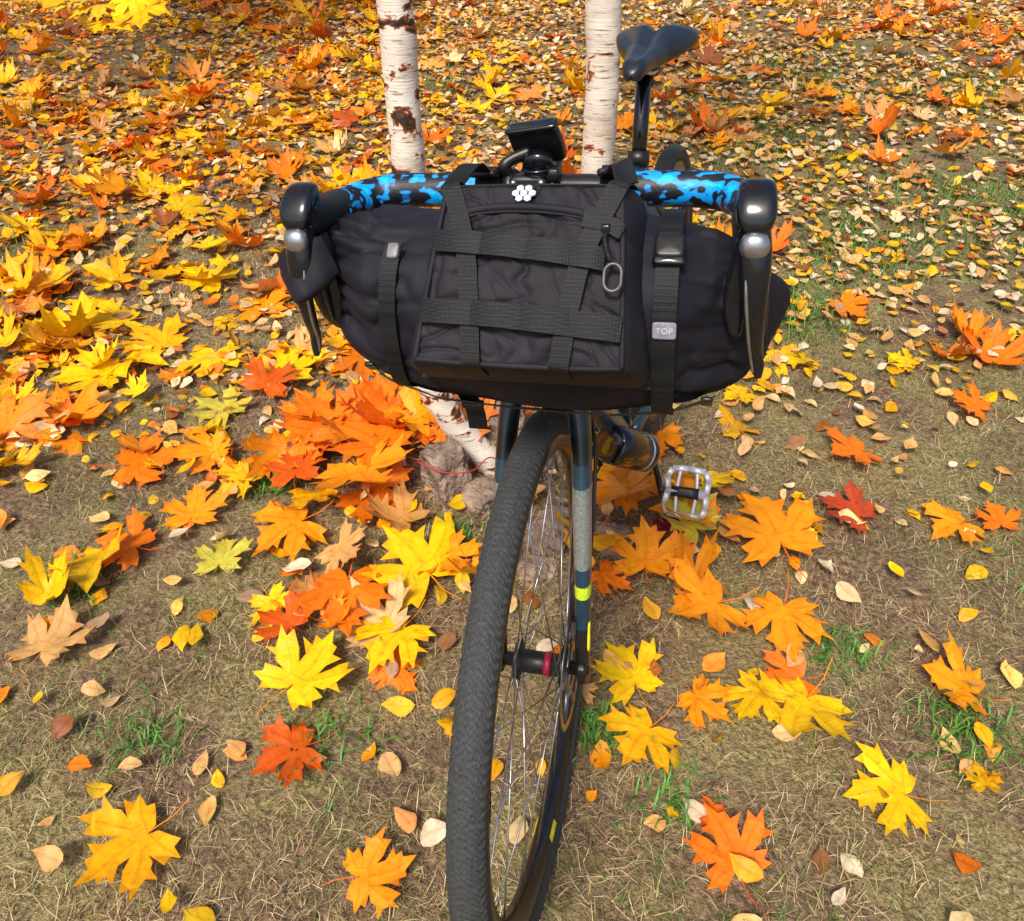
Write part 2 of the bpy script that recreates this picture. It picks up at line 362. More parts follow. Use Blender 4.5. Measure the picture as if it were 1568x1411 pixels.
# individually recognisable leaves (world metres): x, y, width, colour, heading
hero=[(.523,.79,.165,'y',2.4),(.219,.815,.14,'y',.4),(.235,.73,.12,'dy',2.2),(-.393,.815,.16,'y',-.6),(-.206,.927,.145,'y',2.7),(-.166,1.053,.20,'y',.9),
(-.327,1.03,.19,'o',3.3),(.53,.97,.165,'yo',2.8),(.40,.975,.16,'yo',1.8),(.56,1.12,.21,'yo',.3),(.767,1.22,.135,'r',.8),(.865,1.465,.135,'o',2.),
(.267,1.30,.21,'yo',1.2),(.272,1.06,.14,'yo',.2),(.17,1.142,.14,'dy',2.6),(-.606,1.088,.12,'yg',.2),(-.80,1.142,.13,'o',1.5),(-.706,1.22,.135,'yo',.4),
(.453,1.323,.11,'y',3),(-.33,1.515,.23,'o',.2),(-.30,1.40,.22,'o',1.1),(-.36,1.33,.21,'yo',4),(-.434,1.465,.2,'o',.6),(-.931,1.417,.175,'o',5),
(-.723,1.465,.165,'yo',2),(-.755,1.624,.16,'yg',1),(-1.354,2.06,.22,'y',.4),(-1.21,2.1,.2,'y',2.1),(-.88,1.91,.2,'y',3.6),(1.0,1.22,.12,'yo',1.9),
(1.08,1.21,.09,'o',.2),(.811,.80,.12,'yo',1.3),(.387,1.142,.13,'yg',.7),(.331,1.142,.07,'dr',0),(1.237,1.624,.12,'o',1),(-.343,.693,.12,'do',2),
(.32,.79,.10,'yo',4),(1.146,1.841,.1,'y',1),(.641,1.713,.11,'y',2),(-1.05,1.95,.2,'dy',1),(-.65,1.8,.2,'y',.2),(-1.5,1.75,.2,'dy',3),(-.55,2.2,.2,'y',1.6),
(.62,.62,.13,'y',1.4),(-.55,.56,.14,'dy',2.2),(.33,.52,.12,'o',.3),(-.22,.5,.11,'yo',5),(-1.3,1.12,.09,'y',1),(-.46,1.2,.16,'yo',2.2),(-.5,1.33,.15,'do',.4),(-.42,.93,.1,'do',1),
(-1.15,1.8,.2,'y',2),(-.8,2.15,.19,'yo',.6),(-1.0,2.35,.2,'y',1.2),(-1.6,2.3,.2,'dy',5),(-1.35,1.6,.17,'yo',1.1),(-1.12,1.6,.12,'o',2),(.18,1.05,.1,'o',4)]
h=np.array([(a,b_,c,e_) for a,b_,c,_,e_ in hero]); hc=np.array([PAL[q[3]] for q in hero]); n=len(h)
hz=H(h[:,0],h[:,1])+.024+.065*pile(h[:,0],h[:,1])
parts.append(instance(MAPLE,np.stack([h[:,0],h[:,1],hz],1),h[:,3],rng.uniform(0,.2,n),np.zeros(n)+rng.uniform(-.2,.2,n),h[:,2]*.98,hc,rng.uniform(-.1,.5,n),rng.normal(0,.08,n),rng.uniform(.04,.12,n)))
# small oval birch / lime leaves
x,y=scatter(dens_s,1000,-6,6,-.3,9.5); n=len(x); far=np.clip((y-1.7)/1.5,0,1); left=1/(1+np.exp((x+.2)*2.5))
cA=pick(['y','dy','c','t','yo','w','b'],[2.5,2.8,2.9,2.4,1.1,1.6,.9],n)
cB=pick(['c','t','w','b','do','dy','y'],[3.8,2.9,3.6,1.4,.8,.8,.8],n)
cC=pick(['dy','yo','o','t','b','do','y','c'],[3,2.6,2.2,2.2,1.5,1.3,2.2,1.8],n)
s_=rng.uniform(0,1,n)
col=np.where((s_<.15+.5*far*(1-left))[:,None],cB,cA); col=np.where(((s_>.4)&(rng.uniform(0,1,n)<left))[:,None],cC,col)
tilt=np.abs(rng.normal(0,.38,n)); size=rng.uniform(.026,.058,n)*np.where(y>2.5,1.05,1)
z=H(x,y)+.005+rng.uniform(0,.022,n)+.3*size*np.sin(tilt)+.03*pile(x,y)
tilt=np.where(rng.uniform(0,1,n)<.4,math.pi-tilt,tilt)
parts.append(instance(SMALL,np.stack([x,y,z],1),rng.uniform(0,6.28,n),tilt,rng.uniform(0,6.28,n),size,col,rng.normal(0,.6,n),rng.uniform(-.1,.6,n),rng.uniform(0,.12,n)))
fast_mesh('fallen_leaves',*merge(parts),M_leaf)
print('leaf verts',sum(len(p[0]) for p in parts))
# ------------------------------------------------------------------ grass
def grass(x,y,L,col,lean,wd=.0016):
    n=len(x); a=rng.uniform(0,6.28,n); z0=H(x,y)+.001
    el=lean; dx,dy,dz=np.cos(a)*np.cos(el),np.sin(a)*np.cos(el),np.sin(el)
    b2=a+rng.normal(0,.5,n); ex,ey=np.cos(b2)*np.cos(el),np.sin(b2)*np.cos(el)
    sx,sy=-np.sin(a)*wd,np.cos(a)*wd
    b0=np.stack([x,y,z0],1); mid=b0+np.stack([dx,dy,dz*1.3],1)*L[:,None]*.55; tip=mid+np.stack([ex,ey,dz*.1-.05],1)*L[:,None]*.5
    s=np.stack([sx,sy,np.zeros(n)],1)
    V=np.stack([b0-s,b0+s,mid-s*.8,mid+s*.8,tip],1).reshape(-1,3)
    T=(np.array([(0,1,3),(0,3,2),(2,3,4)])[None]+(np.arange(n)*5)[:,None,None]).reshape(-1,3)
    C=np.ones((n,5,4)); C[...,:3]=col[:,None]; C[...,3]=0
    return V,T,C.reshape(-1,4)
n=240000; y=-.2+rng.beta(1.1,2.6,n)*8; x=rng.uniform(-1,1,n)*(1.2+.82*np.abs(y))
bare=np.sin(x*5.3+1.3*np.sin(y*4.1))*np.cos(y*6.1+1.7*np.sin(x*3.7))+.5*np.sin(x*13+y*9)*np.cos(y*15-x*4)
keep=rng.uniform(0,1,n)<np.clip(.85-1.1*np.clip(bare,0,1),.12,1); x,y=x[keep],y[keep]; n=len(x)
gm=np.sin(x*3.1+1)*np.cos(y*2.7)+.7*np.sin(x*7.7+y*5)*np.cos(y*9-x*3)+1.2*(x>.2)*(y>1.7)
gr=rng.uniform(0,1,n)<np.clip(.14+.28*gm,.03,.65)
dry=np.array([(.56,.41,.20),(.42,.30,.13),(.70,.55,.31),(.26,.16,.08),(.15,.09,.05)])[rng.integers(0,5,n)]
grn=np.array([(.12,.21,.03),(.19,.26,.045),(.08,.16,.02)])[rng.integers(0,3,n)]
col=np.where(gr[:,None],grn,dry)*rng.uniform(.6,1.15,(n,1))
G1=grass(x,y,rng.uniform(.012,.05,n)*np.where(gr&(y>1.7),1.5,1),col,np.where(gr,rng.uniform(.2,1.2,n),rng.uniform(.02,.7,n)),np.where(y>2,.0011,.0006))
tx=[];ty=[]
for cx,cy,r,k in [(-.56,1.39,.07,260),(-.9,1.06,.05,150),(.14,.74,.05,120),(.78,.74,.09,180),(-.62,.72,.05,60),(.62,.9,.06,90),(-.12,1.2,.03,60),(1.15,1.0,.08,130),(-.3,.72,.08,60),(.9,2.2,.2,500),(1.3,2.6,.3,700),(1.9,3,.4,900),(1.2,3.6,.4,900),(2.6,4.3,.5,1000),(1.6,4.6,.5,900),(2.9,3.6,.4,500),(-.4,4.4,.3,350),(-1.7,2.6,.3,150),(.25,.62,.05,60)]:
    tx.append(rng.normal(cx,r*.6,k)); ty.append(rng.normal(cy,r*.5,k))
x=np.concatenate(tx);y=np.concatenate(ty);n=len(x)
G2=grass(x,y,rng.uniform(.025,.06,n)*np.where(y>1.7,1.25,1),np.array([(.08,.21,.03)])*rng.uniform(.6,1.6,(n,1)),rng.uniform(.3,1.3,n),np.full(n,.0018))
fast_mesh('grass',*merge([G1,G2]),M_grass)
# ------------------------------------------------------------------ trees
def trunk(name,path,n,parent,mat,seed=0,seg=40,rough=.05):
    V,F=loft([(*p,r,r) for *p,r in path],n=n,seg=seg,up=(0,1,0))
    V=[Vector(v) for v in V]; S=cr([(*p,r) for *p,r in path],n)
    for i in range(n):
        c=Vector(S[i,:3])
        for k in range(seg):
            v=V[i*seg+k]; d=v-c
            f=1+rough*noise.noise(Vector((d.x*20+seed,d.y*20,v.z*9)))+rough*1.2*noise.noise(Vector((seed*3,k*.05,v.z*22)))
            V[i*seg+k]=c+d*f
    return mesh_obj(name,(V,F),mat,parent)
def crown(parent,name,center,rad,n,tm,palette,sz,low):
    cl=[]
    for _ in range(26):
        d=rng.normal(0,1,3); d/=np.linalg.norm(d); cl.append(np.array(center)+d*np.array(rad)*rng.uniform(.35,1))
    cl=np.array(cl); idx=rng.integers(0,len(cl),n); p=cl[idx]+rng.normal(0,.22,(n,3))
    p=p[p[:,2]>low]; n=len(p)
    c=pick(*palette,n)
    fast_mesh(name,*instance(tm,p,rng.uniform(0,6.28,n),rng.uniform(.3,2.6,n),rng.uniform(0,6.28,n),rng.uniform(*sz,n),c,rng.normal(0,.3,n),rng.normal(0,.2,n),rng.uniform(0,.1,n)),M_leaf,parent)
    return cl
bt=empty('birch_tree',(-.055,1.43,0))
trunk('trunk',[(.0,1.44,-.12,.048),(-.045,1.43,0,.040),(-.085,1.43,.06,.034),(-.15,1.43,.16,.032),(-.187,1.43,.27,.033),(-.197,1.43,.45,.033),(-.196,1.43,.70,.0325),(-.199,1.43,1.0,.031),(-.21,1.45,1.5,.029),(-.25,1.48,2.4,.025),(-.25,1.52,3.5,.018),(-.2,1.55,4.8,.006)],180,bt,M_birch2,1,rough=.10)
cl=crown(bt,'foliage',(-.25,1.6,3.9),(.7,.7,1.1),1400,SMALL,(['y','dy','yg'],[3,2,1]),(.04,.06),2.5)
Lm=[loft([(-.25,1.5,2.2+.08*i,.012,.012),(*((np.array([-.25,1.5,2.5+.08*i])+c)/2+[0,0,.1]),.008,.008),(*c,.003,.003)],n=10,seg=7) for i,c in enumerate(cl[:14])]
mesh_obj('limbs',join(*Lm),M_birch,bt)
bt2=empty('birch_tree.001',(.21,1.8,0))
trunk('trunk',[(.215,1.80,-.12,.062),(.212,1.80,.0,.048),(.208,1.8,.15,.041),(.204,1.8,.5,.0385),(.203,1.8,.8,.038),(.188,1.8,1.1,.037),(.17,1.82,1.7,.034),(.2,1.9,2.8,.028),(.28,1.95,4,.02),(.3,2.0,5.4,.006)],180,bt2,M_birch,5)
cl=crown(bt2,'foliage',(.3,2.0,4.3),(.8,.8,1.2),1600,SMALL,(['y','dy','yg'],[3,2,1]),(.04,.06),2.7)
Lm=[loft([(.22,1.9,2.5+.09*i,.013,.013),(*((np.array([.25,1.9,2.8+.08*i])+c)/2+[0,0,.1]),.008,.008),(*c,.003,.003)],n=10,seg=7) for i,c in enumerate(cl[:14])]
mesh_obj('limbs',join(*Lm),M_birch,bt2)
mt_=empty('maple_tree',(-2.75,3.1,0))
trunk('trunk',[(-2.75,3.1,-.1,.10),(-2.75,3.1,.1,.075),(-2.74,3.1,1,.065),(-2.7,3.1,2.2,.055),(-2.7,3.1,3.6,.035),(-2.7,3.1,4.8,.01)],90,mt_,M_mbark,9,rough=.1)
cl=crown(mt_,'foliage',(-3.0,3.5,4.1),(1.1,1.1,1),800,MAPLE,(['y','dy','yo'],[3,2,1]),(.12,.19),2.9)
Lm=[loft([(-2.7,3.1,1.9+.1*i,.018,.018),(*((np.array([-2.7,3.1,2.4+.08*i])+c)/2+[0,0,.1]),.011,.011),(*c,.003,.003)],n=10,seg=7) for i,c in enumerate(cl[:14])]
Lm.append(loft([(-2.72,3.1,1.5,.016,.016),(-2.1,2.85,1.45,.010,.010),(-1.5,2.6,1.2,.006,.006),(-1.22,2.5,.92,.003,.003)],n=20,seg=8))
mesh_obj('limbs',join(*Lm),M_mbark,mt_)
hp=np.array([(-1.20,2.5,.87),(-1.10,2.48,.86),(-1.28,2.52,.87),(-1.18,2.45,.83),(-1.34,2.55,.89),(-1.12,2.5,.89)]);n=len(hp)
fast_mesh('low_branch_leaves',*instance(MAPLE,hp,rng.uniform(-.5,.5,n),rng.uniform(-.1,.5,n),math.pi+rng.uniform(-.9,.9,n),rng.uniform(.12,.16,n),pick(['y','yg'],[12,1],n),rng.normal(-.2,.2,n),rng.normal(0,.1,n),rng.uniform(.02,.08,n)),M_leaf,mt_)
# ------------------------------------------------------------------ stones
def rock(name,c,s,seed):
    import bmesh
    bm=bmesh.new(); bmesh.ops.create_icosphere(bm,subdivisions=5,radius=1)
    for v in bm.verts:
        p=v.co.copy(); q=Vector([math.copysign(abs(a)**.6,a) for a in p]); q/=max(1,q.length*.8)
        d=1+.30*noise.noise(p*1.3+Vector((seed,0,0)))+.13*noise.noise(p*4+Vector((0,seed,0)))+.06*noise.noise(p*11)+.03*noise.noise(p*24)
        v.co=Vector((q.x*s[0],q.y*s[1],q.z*s[2]))*d
    me=bpy.data.meshes.new(name); bm.to_mesh(me); bm.free()
    for p in me.polygons: p.use_smooth=True
    me.materials.append(M_rock); o=bpy.data.objects.new(name,me); link(o,None,Matrix.Translation(c)@Matrix.Rotation(seed,4,'Z'))
for i,(c,s) in enumerate(ROCKS): rock('rock' if i==0 else 'rock.%03d'%i,c,s,i*1.7+.6)
V_,F_=loft([(-.215,1.33,.10,.0016,.0016),(-.15,1.278,.115,.0016,.0016),(-.09,1.30,.10,.0016,.0016),(-.05,1.37,.08,.0016,.0016),(.0,1.37,.04,.0016,.0016)],n=30,seg=6)
mesh_obj('red_string',(V_,F_),M_str)
# ------------------------------------------------------------------ bicycle
def basis(yaw,lx,ori):
    v=Vector((math.sin(yaw),math.cos(yaw),0)); w=Vector((lx,0,1)); w=(w-v*w.dot(v)).normalized(); u=v.cross(w)
    M=Matrix(((u.x,v.x,w.x,ori[0]),(u.y,v.y,w.y,ori[1]),(u.z,v.z,w.z,ori[2]),(0,0,0,1))); return M
FM=basis(math.radians(13.2),-.095,(.039,.632,.348))
RM=basis(math.radians(19),-.09,(0,0,0))
Hp=FM@Vector((0,.172,.40)); RM.translation=Hp-(RM.to_3x3()@Vector((0,.172,.40)))
bike=empty('bicycle',(.04,.63,0))
def P(name,vf,mat,M=FM,smooth=True): return mesh_obj(name,vf,mat,bike,M,smooth)
def tyre(cx,cy,cz):
    NU,NP=1900,56; a=np.linspace(0,2*np.pi,NU,endpoint=False)[:,None]; p=np.linspace(-np.pi,np.pi,NP,endpoint=False)[None,:]
    r=.0186; A=np.abs(p)
    cen=(A<1.0)&(np.sin(a*300+A*6)*np.sin(A*20+1.2)>.05)
    sid=(A>=1.0)&(A<1.4)&(np.sin(a*210+A*2)>-.1)
    d=np.where(cen,.0004,0)+np.where(sid,.0010,0)
    rr=r+d; R=.3305+rr*np.cos(p); X=rr*1.03*np.sin(p)+0*a
    V=np.stack([X+cx,R*np.cos(a)+cy,R*np.sin(a)+cz],2).reshape(-1,3)
    i,k=np.meshgrid(np.arange(NU),np.arange(NP),indexing='ij'); i2=(i+1)%NU;k2=(k+1)%NP
    F=np.stack([i*NP+k,i*NP+k2,i2*NP+k2,i2*NP+k],2).reshape(-1,4)
    mask=np.where(cen|sid,1.,np.where(A>1.5,.5,.1)+0*a)
    return V,F,mask.ravel()
def tyre_obj(name,c,M):
    V,F,mk=tyre(*c); o=P(name,(V,F),M_tyre,M); at=o.data.attributes.new('Knob','FLOAT','POINT'); at.data.foreach_set('value',mk.astype(np.float32))
def rim(c):
    V=[];F=[];prof=[(-.013,.318),(-.0145,.304),(-.009,.290),(0,.286),(.009,.290),(.0145,.304),(.013,.318),(.008,.308),(-.008,.308)]
    n=120;m_=len(prof)
    for i in range(n):
        a=2*math.pi*i/n
        for x_,r_ in prof: V.append((x_+c[0],r_*math.cos(a)+c[1],r_*math.sin(a)+c[2]))
    for i in range(n):
        for k in range(m_): F.append((i*m_+k,i*m_+(k+1)%m_,((i+1)%n)*m_+(k+1)%m_,((i+1)%n)*m_+k))
    return V,F
def spokes(c,off=0.):
    L=[]
    for i in range(28):
        side=1 if i%2 else -1; a=2*math.pi*i/28; ah=a+(1 if (i//2)%2 else -1)*1.15
        p0=(side*.029+c[0],.026*math.cos(ah)+c[1],.026*math.sin(ah)+c[2]); p1=(c[0],.288*math.cos(a)+c[1],.288*math.sin(a)+c[2])
        L.append(tube(p0,p1,.0011,seg=6,up=(1,.1,.2)))
    return join(*L)
def lathe(c,prof,seg=40):
    V=[];F=[];m_=len(prof)
    for i in range(seg):
        a=2*math.pi*i/seg
        for x_,r_ in prof: V.append((x_+c[0],r_*math.cos(a)+c[1],r_*math.sin(a)+c[2]))
    for i in range(seg):
        for k in range(m_-1): F.append((i*m_+k,i*m_+k+1,((i+1)%seg)*m_+k+1,((i+1)%seg)*m_+k))
    return V,F
def rotor(c):
    L=[ring(c,.074,.006,'x',90,8,.0009),ring(c,.03,.008,'x',40,8,.002)]
    for i in range(6):
        a=i*math.pi/3; L.append(tube((c[0],c[1]+.03*math.cos(a),c[2]+.03*math.sin(a)),(c[0],c[1]+.07*math.cos(a+.5),c[2]+.07*math.sin(a+.5)),.003,seg=6,up=(1,.1,.2)))
    return join(*L)
hubp=[(-.05,.0),(-.05,.009),(-.036,.010),(-.034,.026),(-.029,.027),(-.024,.015),(.024,.015),(.029,.027),(.034,.026),(.036,.010),(.05,.009),(.05,0)]
tyre_obj('front_tyre',(0,0,0),FM); P('front_rim',rim((0,0,0)),M_rim); P('front_spokes',spokes((0,0,0)),M_steel)
P('front_hub',lathe((0,0,0),hubp),M_blk); P('hub_decal',lathe((0,0,0),[(.006,.0152),(.006,.0158),(.015,.0158),(.015,.0152)]),M_red)
P('front_brake_rotor',rotor((.041,0,0)),M_rot)
for sg in (-1,1):
    for a in (.5,2.6,4.4):
        V_=[];F_=[]
        for i in range(9):
            t=a+i*.014
            for r_,o in ((.303,.0147),(.294,.0108)): V_.append((sg*(o+.0004),r_*math.cos(t),r_*math.sin(t)))
        for i in range(8): F_.append((2*i,2*i+1,2*i+3,2*i+2))
        P('rim_decal',(V_,F_),M_yel)
# fork
for sg,nm in ((1,'fork_blade_l'),(-1,'fork_blade_r')):
    P(nm,loft([(sg*.056,.004,-.012,.009,.010),(sg*.0565,.006,.02,.010,.011),(sg*.056,.035,.11,.0105,.014),(sg*.052,.08,.21,.012,.017),(sg*.046,.13,.31,.013,.020),(sg*.034,.162,.37,.016,.021),(sg*.012,.172,.392,.018,.022)],n=40,seg=20,up=(0,1,0),e=2.3),M_fork)
    P('dropout',rbox((sg*.0565,0,0),(.014,.03,.034)),M_blk)
P('thru_axle',tube((-.066,0,0),(.066,0,0),.0075,up=(0,0,1)),M_blk)
P('thru_axle_lever',loft([(-.066,0,0,.010,.010),(-.076,0,0,.010,.010),(-.079,.02,.02,.006,.007),(-.077,.05,.05,.004,.006)],n=16,seg=12,up=(0,.7,-.7)),M_blk)
P('brake_caliper',join(rbox((.05,.045,.085),(.026,.034,.06),Matrix.Rotation(-.35,3,'X')),rbox((.055,.030,.045),(.018,.02,.03))),M_blk)
P('caliper_sticker',rbox((.0650,.012,.055),(.004,.010,.045),Matrix.Rotation(-.3,3,'X')),M_yel)
P('brake_hose',loft([(.058,.07,.11,.0025,.0025),(.064,.09,.2,.0025,.0025),(.060,.14,.3,.0025,.0025),(.03,.13,.42,.0025,.0025),(.0,.12,.5,.0025,.0025)],n=40,seg=8,up=(1,0,0)),M_blk)
# head, stem, bars
HT0=Vector((0,.172,.395)); HT1=Vector((0,.216,.53)); ST=Vector((0,.235,.588))
P('headset_spacers',tube(HT1,ST+Vector((0,.006,.018)),.0185,seg=28,up=(0,1,0)),M_blk)
P('stem',loft([(0,.236,.592,.018,.020),(0,.21,.595,.016,.017),(0,.185,.598,.0165,.017),(0,.168,.60,.022,.019)],n=16,seg=24,e=2.8),M_blk)
P('stem_faceplate',join(rbox((0,.148,.60),(.044,.018,.042)),rbox((0,.163,.60),(.040,.036,.036))),M_blk)
P('stem_bolts',join(*[tube((sx*.015,.1375,.6+sz*.014),(sx*.015,.142,.6+sz*.014),.0035,seg=10) for sx in (-1,1) for sz in (-1,1)]),M_steel)
BO=.012
for sg in (-1,1):
    def bp(L): return [(sg*a+BO,*r) for a,*r in L]
    P('handlebar_top',loft([(0,.16,.60,.016,.016),*bp([(.05,.16,.60,.0158,.0158),(.078,.16,.60,.013,.013)])],n=12,seg=24),M_blk)
    P('bar_tape',loft(bp([(.066,.16,.60,.0155,.0155),(.072,.16,.60,.0175,.0175),(.12,.16,.60,.0185,.0185),(.165,.158,.60,.0188,.0188),(.192,.146,.60,.0185,.0185),(.207,.120,.602,.018,.018),(.212,.095,.604,.0175,.0175)]),n=90,seg=26),M_tape)
    P('handlebar_drop',loft(bp([(.212,.09,.60,.0165,.0165),(.214,.055,.585,.0165,.0165),(.216,.04,.55,.0165,.0165),(.219,.055,.505,.0165,.0165),(.222,.09,.475,.0165,.0165),(.227,.13,.468,.0165,.0165),(.230,.165,.466,.0165,.0165)]),n=50,seg=20,up=(1,0,0)),M_rub)
    P('bar_end_plug',tube((sg*.230+BO,.163,.466),(sg*.2305+BO,.169,.466),.0168,.014),M_blk)
    P('brake_hood',loft(bp([(.211,.125,.600,.0165,.016),(.213,.10,.604,.018,.0185),(.214,.075,.608,.0165,.0185),(.214,.05,.614,.0155,.018),(.214,.036,.620,.0155,.020),(.214,.024,.622,.015,.019),(.214,.018,.622,.010,.012)]),n=40,seg=28,e=2.4),M_rub)
    P('hood_cap',loft(bp([(.214,.050,.640,.009,.004),(.214,.042,.643,.0150,.009),(.214,.028,.638,.0165,.0110),(.214,.017,.628,.0165,.0110),(.214,.011,.620,.013,.008),(.214,.009,.615,.007,.004)]),n=30,seg=28,e=3.6),M_gls)
    P('lever_badge',loft(bp([(.214,.010,.617,.007,.003),(.214,.005,.612,.0115,.0075),(.214,.003,.605,.0125,.008),(.214,.005,.598,.010,.006),(.214,.010,.594,.005,.003)]),n=20,seg=26,up=(0,1,0),e=2.2),M_sil)
    P('brake_lever',loft(bp([(.214,.018,.618,.013,.014),(.215,.008,.597,.0145,.011),(.216,.0,.575,.0130,.008),(.218,-.003,.55,.0100,.006),(.221,.002,.52,.0078,.0055),(.224,.009,.498,.0066,.005),(.227,.010,.482,.0058,.0045),(.228,.007,.472,.003,.003)]),n=50,seg=22,up=(0,1,0)),M_gls)
    P('shift_paddle',loft(bp([(.212,.028,.60,.012,.008),(.206,.026,.57,.012,.005),(.203,.026,.535,.011,.0035),(.205,.028,.505,.006,.003)]),n=26,seg=16,up=(0,1,0)),M_lev)
    P('lever_edge_highlight',loft(bp([(.2085,-.003,.585,.0012,.0015),(.2105,-.008,.56,.0018,.0020),(.2155,-.003,.52,.0018,.0020),(.2195,.005,.495,.0016,.0018),(.2235,.008,.476,.0012,.0012)]),n=30,seg=8,up=(0,1,0)),M_sil)  # thin silver strip added as the highlight along the lever's edge
# light / computer mount above stem
Rm=Matrix.Rotation(.55,3,'X')@Matrix.Rotation(-.12,3,'Y'); dz=-.015
P('mount_plate',rbox((.008,.167,.663+dz),(.055,.014,.052),Rm,e=7),M_blk)
P('mount_lip',rbox((.0055,.156,.683+dz),(.057,.020,.006),Matrix.Rotation(.2,3,'X')@Matrix.Rotation(-.12,3,'Y'),e=6),M_gls)
P('mount_dial',join(tube((.010,.150,.640+dz),(.010,.160,.645+dz),.016,.018,seg=30),ring((.010,.152,.6415+dz),.0155,.002,'z',40,8)),M_gls)
P('mount_arm',loft([(-.022,.155,.616,.007,.006),(-.026,.150,.628,.007,.006),(-.018,.155,.635,.006,.006),(.0,.163,.64,.007,.007)],n=20,seg=14,up=(0,1,0)),M_blk)
P('mount_clamp',join(ring((-.022,.16,.60),.0185,.0045,'x',40,10,.007),ring((.026,.16,.60),.0185,.004,'x',40,10,.006),rbox((.027,.15,.620),(.014,.018,.016))),M_blk)
# ---- frame
def R_(name,vf,mat,smooth=True): return P(name,vf,mat,RM,smooth)
BB=(0,.60,-.07)
R_('head_tube',loft([(*HT0,.022,.024),(0,.19,.45,.0205,.022),(*HT1,.020,.021)],n=14,seg=28,up=(0,1,0)),M_blue)
R_('down_tube',loft([(0,.182,.42,.019,.021),(0,.36,.20,.021,.024),(0,.585,-.055,.024,.025)],n=20,seg=26,up=(0,.7,.7),e=2.5),M_blue)
R_('top_tube',loft([(0,.212,.515,.017,.018),(0,.46,.475,.016,.017),(0,.735,.425,.014,.014)],n=18,seg=24),M_blue)
R_('seat_tube',tube(BB,(0,.748,.455),.0165,seg=26,up=(0,1,0)),M_blue)
SZ=-.042
R_('seatpost',tube((0,.735,.41),(0,.790,.625+SZ),.0136,seg=26,up=(0,1,0)),M_gls)
R_('seat_clamp',tube((0,.742,.436),(0,.7485,.459),.0195,seg=26,up=(0,1,0)),M_blk)
R_('bottom_bracket',tube((-.036,.60,-.07),(.036,.60,-.07),.022,seg=28),M_blk)
RY=1.08; RZ=.008
for sg in (-1,1):
    R_('chain_stay',loft([(sg*.02,.62,-.07,.011,.013),(sg*.045,.80,-.05,.009,.011),(sg*.066,RY-.01,-.004,.008,.009)],n=16,seg=16),M_blue)
    R_('seat_stay',loft([(sg*.012,.742,.40,.008,.009),(sg*.045,.84,.28,.0075,.0085),(sg*.066,RY-.005,.008,.007,.008)],n=16,seg=16,up=(0,1,0)),M_blue)
    R_('rear_dropout',rbox((sg*.066,RY,RZ),(.008,.034,.034)),M_blk)
RC=(0,RY,RZ)
tyre_obj('rear_tyre',RC,RM); R_('rear_rim',rim(RC),M_rim); R_('rear_spokes',spokes(RC),M_steel); R_('rear_hub',lathe(RC,[(a*1.25,b_) for a,b_ in hubp]),M_blk)
R_('cassette',join(*[ring((-.040-.003*i,RY,RZ),.055-.004*i,.004,'x',60,6,.0008) for i in range(7)]+[tube((-.06,RY,RZ),(-.038,RY,RZ),.03,seg=30)]),M_rot)
R_('rear_brake_rotor',rotor((.05,RY,RZ)),M_rot)
R_('chainring',join(ring((-.045,.60,-.07),.082,.006,'x',90,6,.0015),*[tube((-.045,.60,-.07),(-.045,.60+.08*math.cos(a),-.07+.08*math.sin(a)),.006,seg=8,up=(1,.1,.2)) for a in (0,1.57,3.14,4.71)]),M_blk)
R_('chain',join(loft([(-.046,.60,.016,.002,.004),(-.046,RY,.048,.002,.004)],n=3,seg=6),loft([(-.046,.60,-.156,.002,.004),(-.046,RY-.03,-.09,.002,.004)],n=3,seg=6)),M_rot)
R_('rear_derailleur',join(rbox((-.06,RY+.01,-.05),(.025,.03,.045)),ring((-.05,RY+.02,-.09),.02,.003,'x',30,6),ring((-.05,RY-.01,-.14),.02,.003,'x',30,6),tube((-.055,RY+.02,-.09),(-.055,RY-.01,-.14),.006)),M_blk)
